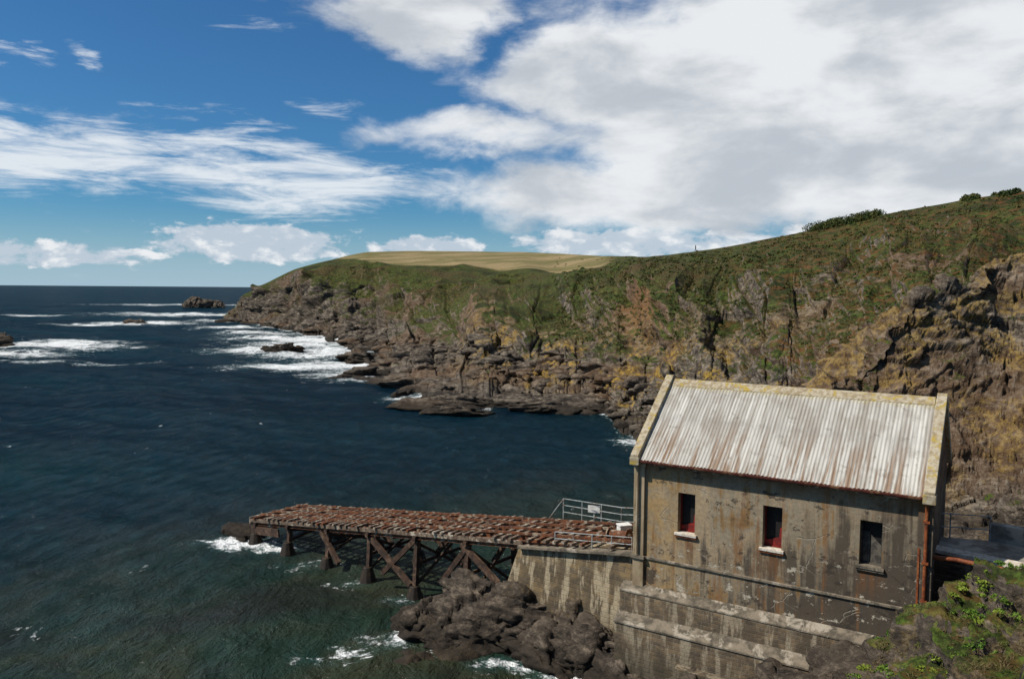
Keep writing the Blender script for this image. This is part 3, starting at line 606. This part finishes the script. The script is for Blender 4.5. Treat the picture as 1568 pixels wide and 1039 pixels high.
b=B(); b.cyl((1.0,-1.0,5.25),(1.9,-1.0,5.15),.2,16).cyl((.95,-1,5.25),(1.0,-1,5.25),.32,16).cyl((1.9,-1,5.15),(1.95,-1,5.15),.32,16); b.beam((.9,-1.0,4.9),(.9,-1,5.35),.1,.35); b.beam((2.0,-1.0,4.8),(2.0,-1,5.3),.1,.35); b.cyl((2.0,-1,5.2),(2.25,-1,5.2),.04).cyl((2.25,-1,5.2),(2.25,-.8,5.45),.03); b.out('drum_and_frame',M_RUST,wn)
def wl(s,y,z): return (5.3-.78*s-.625*y,32.9+.625*s-.78*y,z)
x,y,z=wl(1.9,-2.2,5.0); sb=empty('white_locker',(x,y,4.85),.3); B().box(-.28,.28,-.2,.2,0,.42).out('body',M_WHITE,sb,.02); B().box(-.31,.31,-.23,.23,.422,.48).out('lid',M_WHITE,sb,.015)
x,y,z=wl(.9,-1.9,5.0); B().cyl((x,y,4.85),(x,y,5.5),.24,18).cyl((x,y,5.05),(x,y,5.09),.255,18).cyl((x,y,5.28),(x,y,5.32),.255,18).out('black_barrel',M_DARK)
x,y,z=wl(4.6,-WD+.05,5.0); nb=empty('notice_sign',(x,y,0),math.radians(-20)); B().box(-.3,.3,-.02,.02,5.0,5.35).out('board',M_WHITE,nb); B().box(-.03,.03,.021,.06,4.3,5.3).out('post',M_GALV,nb)

# ---------------------------------------------------------------- hiker on the coast path
i=int(np.argmin(np.abs(T-.2279))); g=Pw[i,jK]
sk=[(0,0,.95),(0,0,1.2),(0,0,1.42),(0,0,1.52),(0,-.02,1.66),(.1,0,.9),(.13,.12,.5),(.14,.2,.06),(.14,.08,.03),(-.1,0,.9),(-.13,-.1,.5),(-.14,-.22,.06),(-.14,-.34,.03),(.2,0,1.4),(.27,.03,1.12),(.26,-.12,.88),(-.2,0,1.4),(-.27,.0,1.12),(-.26,-.1,.88)]
ed=[(0,1),(1,2),(2,3),(3,4),(0,5),(5,6),(6,7),(7,8),(0,9),(9,10),(10,11),(11,12),(2,13),(13,14),(14,15),(2,16),(16,17),(17,18)]
rd=[.15,.15,.14,.06,.11,.1,.07,.05,.04,.1,.07,.05,.04,.07,.05,.035,.07,.05,.035]
me=bpy.data.meshes.new('hiker'); me.from_pydata(sk,ed,[]); hk=bpy.data.objects.new('hiker',me); COL.objects.link(hk); hk.location=(g[0],g[1],g[2]-.03); hk.rotation_euler=(0,0,1.2)
hk.modifiers.new('skin','SKIN')
for i_,v in enumerate(me.skin_vertices[0].data): v.radius=(rd[i_],rd[i_]*.9); v.use_root=(i_==0)
hk.modifiers.new('sub','SUBSURF').levels=1; me.materials.append(M_DARK)

# ---------------------------------------------------------------- world sky with clouds
SUN_EL=50; SUN_AZ=math.atan2(-.95,-.22)
w=bpy.data.worlds.new('World'); S.world=w; w.use_nodes=True; nt=w.node_tree; bg=nt.nodes['Background']
sky=node(nt,'ShaderNodeTexSky',sky_type='NISHITA',sun_disc=False,sun_elevation=math.radians(SUN_EL),sun_rotation=SUN_AZ%(2*math.pi),air_density=1.0,dust_density=.4,ozone_density=3.0)
G=node(nt,'ShaderNodeTexCoord').outputs['Generated']; gx_,gy_,gz_=sep(nt,G)
azn=mth(nt,'MULTIPLY',mth(nt,'ARCTAN2',gx_,gy_),57.2958); eln=mth(nt,'MULTIPLY',mth(nt,'ARCSINE',gz_),57.2958)
AE=node(nt,'ShaderNodeCombineXYZ',{0:azn,1:eln,2:0.0}).outputs[0]
wp=node(nt,'ShaderNodeTexNoise',{'Vector':mp(nt,AE,(.10,.2,1)),'Scale':1.0,'Detail':6.0,'Roughness':.62}).outputs['Color']
wv=node(nt,'ShaderNodeVectorMath',{0:wp,1:(.5,.5,.5)},operation='SUBTRACT').outputs[0]
AEw=node(nt,'ShaderNodeVectorMath',{0:AE,1:node(nt,'ShaderNodeVectorMath',{0:wv,1:(9,4.5,0)},operation='MULTIPLY').outputs[0]},operation='ADD').outputs[0]
def blob(c,r,src):
    d=node(nt,'ShaderNodeVectorMath',{0:src,1:(c[0],c[1],0)},operation='SUBTRACT').outputs[0]
    d=node(nt,'ShaderNodeVectorMath',{0:d,1:(1/r[0],1/r[1],0)},operation='MULTIPLY').outputs[0]
    l=node(nt,'ShaderNodeVectorMath',{0:d},operation='LENGTH').outputs['Value']
    return mr(nt,l,1.35,.3)
def uni(lst,src):
    o=None
    for c,r,s_ in lst:
        v=mth(nt,'MULTIPLY',blob(c,r,src),s_); o=v if o is None else mth(nt,'MAXIMUM',o,v)
    return o
bigc=uni([((24,13.5),(25,9),1.4),((6,14.5),(10,3.6),1.25),((-6,18.8),(7,3.0),1.1),((10,6.6),(16,3.1),1.2),((30,7),(14,5),1.2),((20,25),(26,8),1.2),((-1,10.8),(10,1.7),.7)],AEw)
cir=uni([((-30,8.2),(14,3.0),.95),((-16,7.0),(11,3.0),.95),((-17,9.8),(6,1.5),.8),((-31.5,13.6),(2.4,.5),.55),((-27.6,14),(1.2,.6),.5),((-12.5,12.3),(3.6,.9),.5),((-22,11.6),(4,.8),.55),((-17,17.5),(4,1.0),.32),((-5,7.5),(6,1.2),.5)],AEw)
cum=uni([((-18,3.0),(8,1.7),1),((-6,2.9),(5,1.1),.9),((8,3.3),(10,1.3),.95),((-31,1.9),(9,1.0),.85),((17,3.7),(6,1.0),.7)],AE)
nb1=noise(nt,mp(nt,AE,(.16,.34,1)),1.0,6,.6,.3)
nst=noise(nt,mp(nt,AE,(.14,.95,1),(0,0,math.radians(9))),1.0,6,.68,.5)
ncu=noise(nt,mp(nt,AE,(.42,.8,1)),1.0,6,.6,.2)
m1=mr(nt,mth(nt,'ADD',bigc,mth(nt,'MULTIPLY',mth(nt,'SUBTRACT',nb1,.5),1.5)),.12,.90)
m2=mth(nt,'MULTIPLY',mr(nt,mth(nt,'ADD',cir,mth(nt,'MULTIPLY',mth(nt,'SUBTRACT',nst,.5),2.5)),.30,1.2),mr(nt,cir,.0,.4))
m2=mth(nt,'MULTIPLY',m2,.93)
m3=mth(nt,'MULTIPLY',mr(nt,mth(nt,'ADD',cum,mth(nt,'MULTIPLY',mth(nt,'SUBTRACT',ncu,.5),2.2)),.42,.72),mr(nt,cum,.02,.3))
haze=mr(nt,eln,6.0,-1.0,0,.85)
base=mix(nt,1.0,sky.outputs[0],(.28,.60,.84),'MULTIPLY')
base=mix(nt,haze,base,(4.2,5.7,6.9))
base=mix(nt,mr(nt,eln,26,45,0,.6),base,(2.3,2.4,2.5))  # neutral grey added overhead, out of view, to whiten the ambient light
shade=noise(nt,mp(nt,AE,(.09,.2,1),loc=(4,2,0)),1.0,6,.55,.2)
ccol=mix(nt,mr(nt,shade,.36,.60),(5.2,5.6,6.1),(8.4,8.6,8.8))
col=mix(nt,m2,base,(7.8,8.3,8.8)); col=mix(nt,mth(nt,'MULTIPLY',m3,.95),col,mix(nt,mr(nt,ncu,.48,.66),(5.2,6.0,6.9),(8.6,8.8,9.0))); col=mix(nt,mth(nt,'MULTIPLY',m1,.97),col,ccol)
nt.links.new(col,bg.inputs[0]); bg.inputs[1].default_value=.1
sl_=bpy.data.lights.new('sun','SUN'); sl_.energy=5.0; sl_.angle=math.radians(.5); sl_.color=(1,.94,.85)
so=bpy.data.objects.new('sun',sl_); COL.objects.link(so)
D_=Vec((math.sin(SUN_AZ)*math.cos(math.radians(SUN_EL)),math.cos(SUN_AZ)*math.cos(math.radians(SUN_EL)),math.sin(math.radians(SUN_EL))))
so.rotation_euler=D_.to_track_quat('Z','Y').to_euler()
# ---------------------------------------------------------------- camera
cam=bpy.data.cameras.new('camera'); cam.lens=28.0; cam.sensor_width=36; cam.clip_end=60000; cam.clip_start=.2
co=bpy.data.objects.new('camera',cam); COL.objects.link(co); co.location=(0,0,16)
co.rotation_euler=(Matrix.Rotation(math.radians(90-3.63),3,'X')@Matrix.Rotation(.0079,3,'Z')).to_euler()
S.camera=co
S.view_settings.view_transform='Standard'; S.view_settings.look='None'; S.view_settings.exposure=0
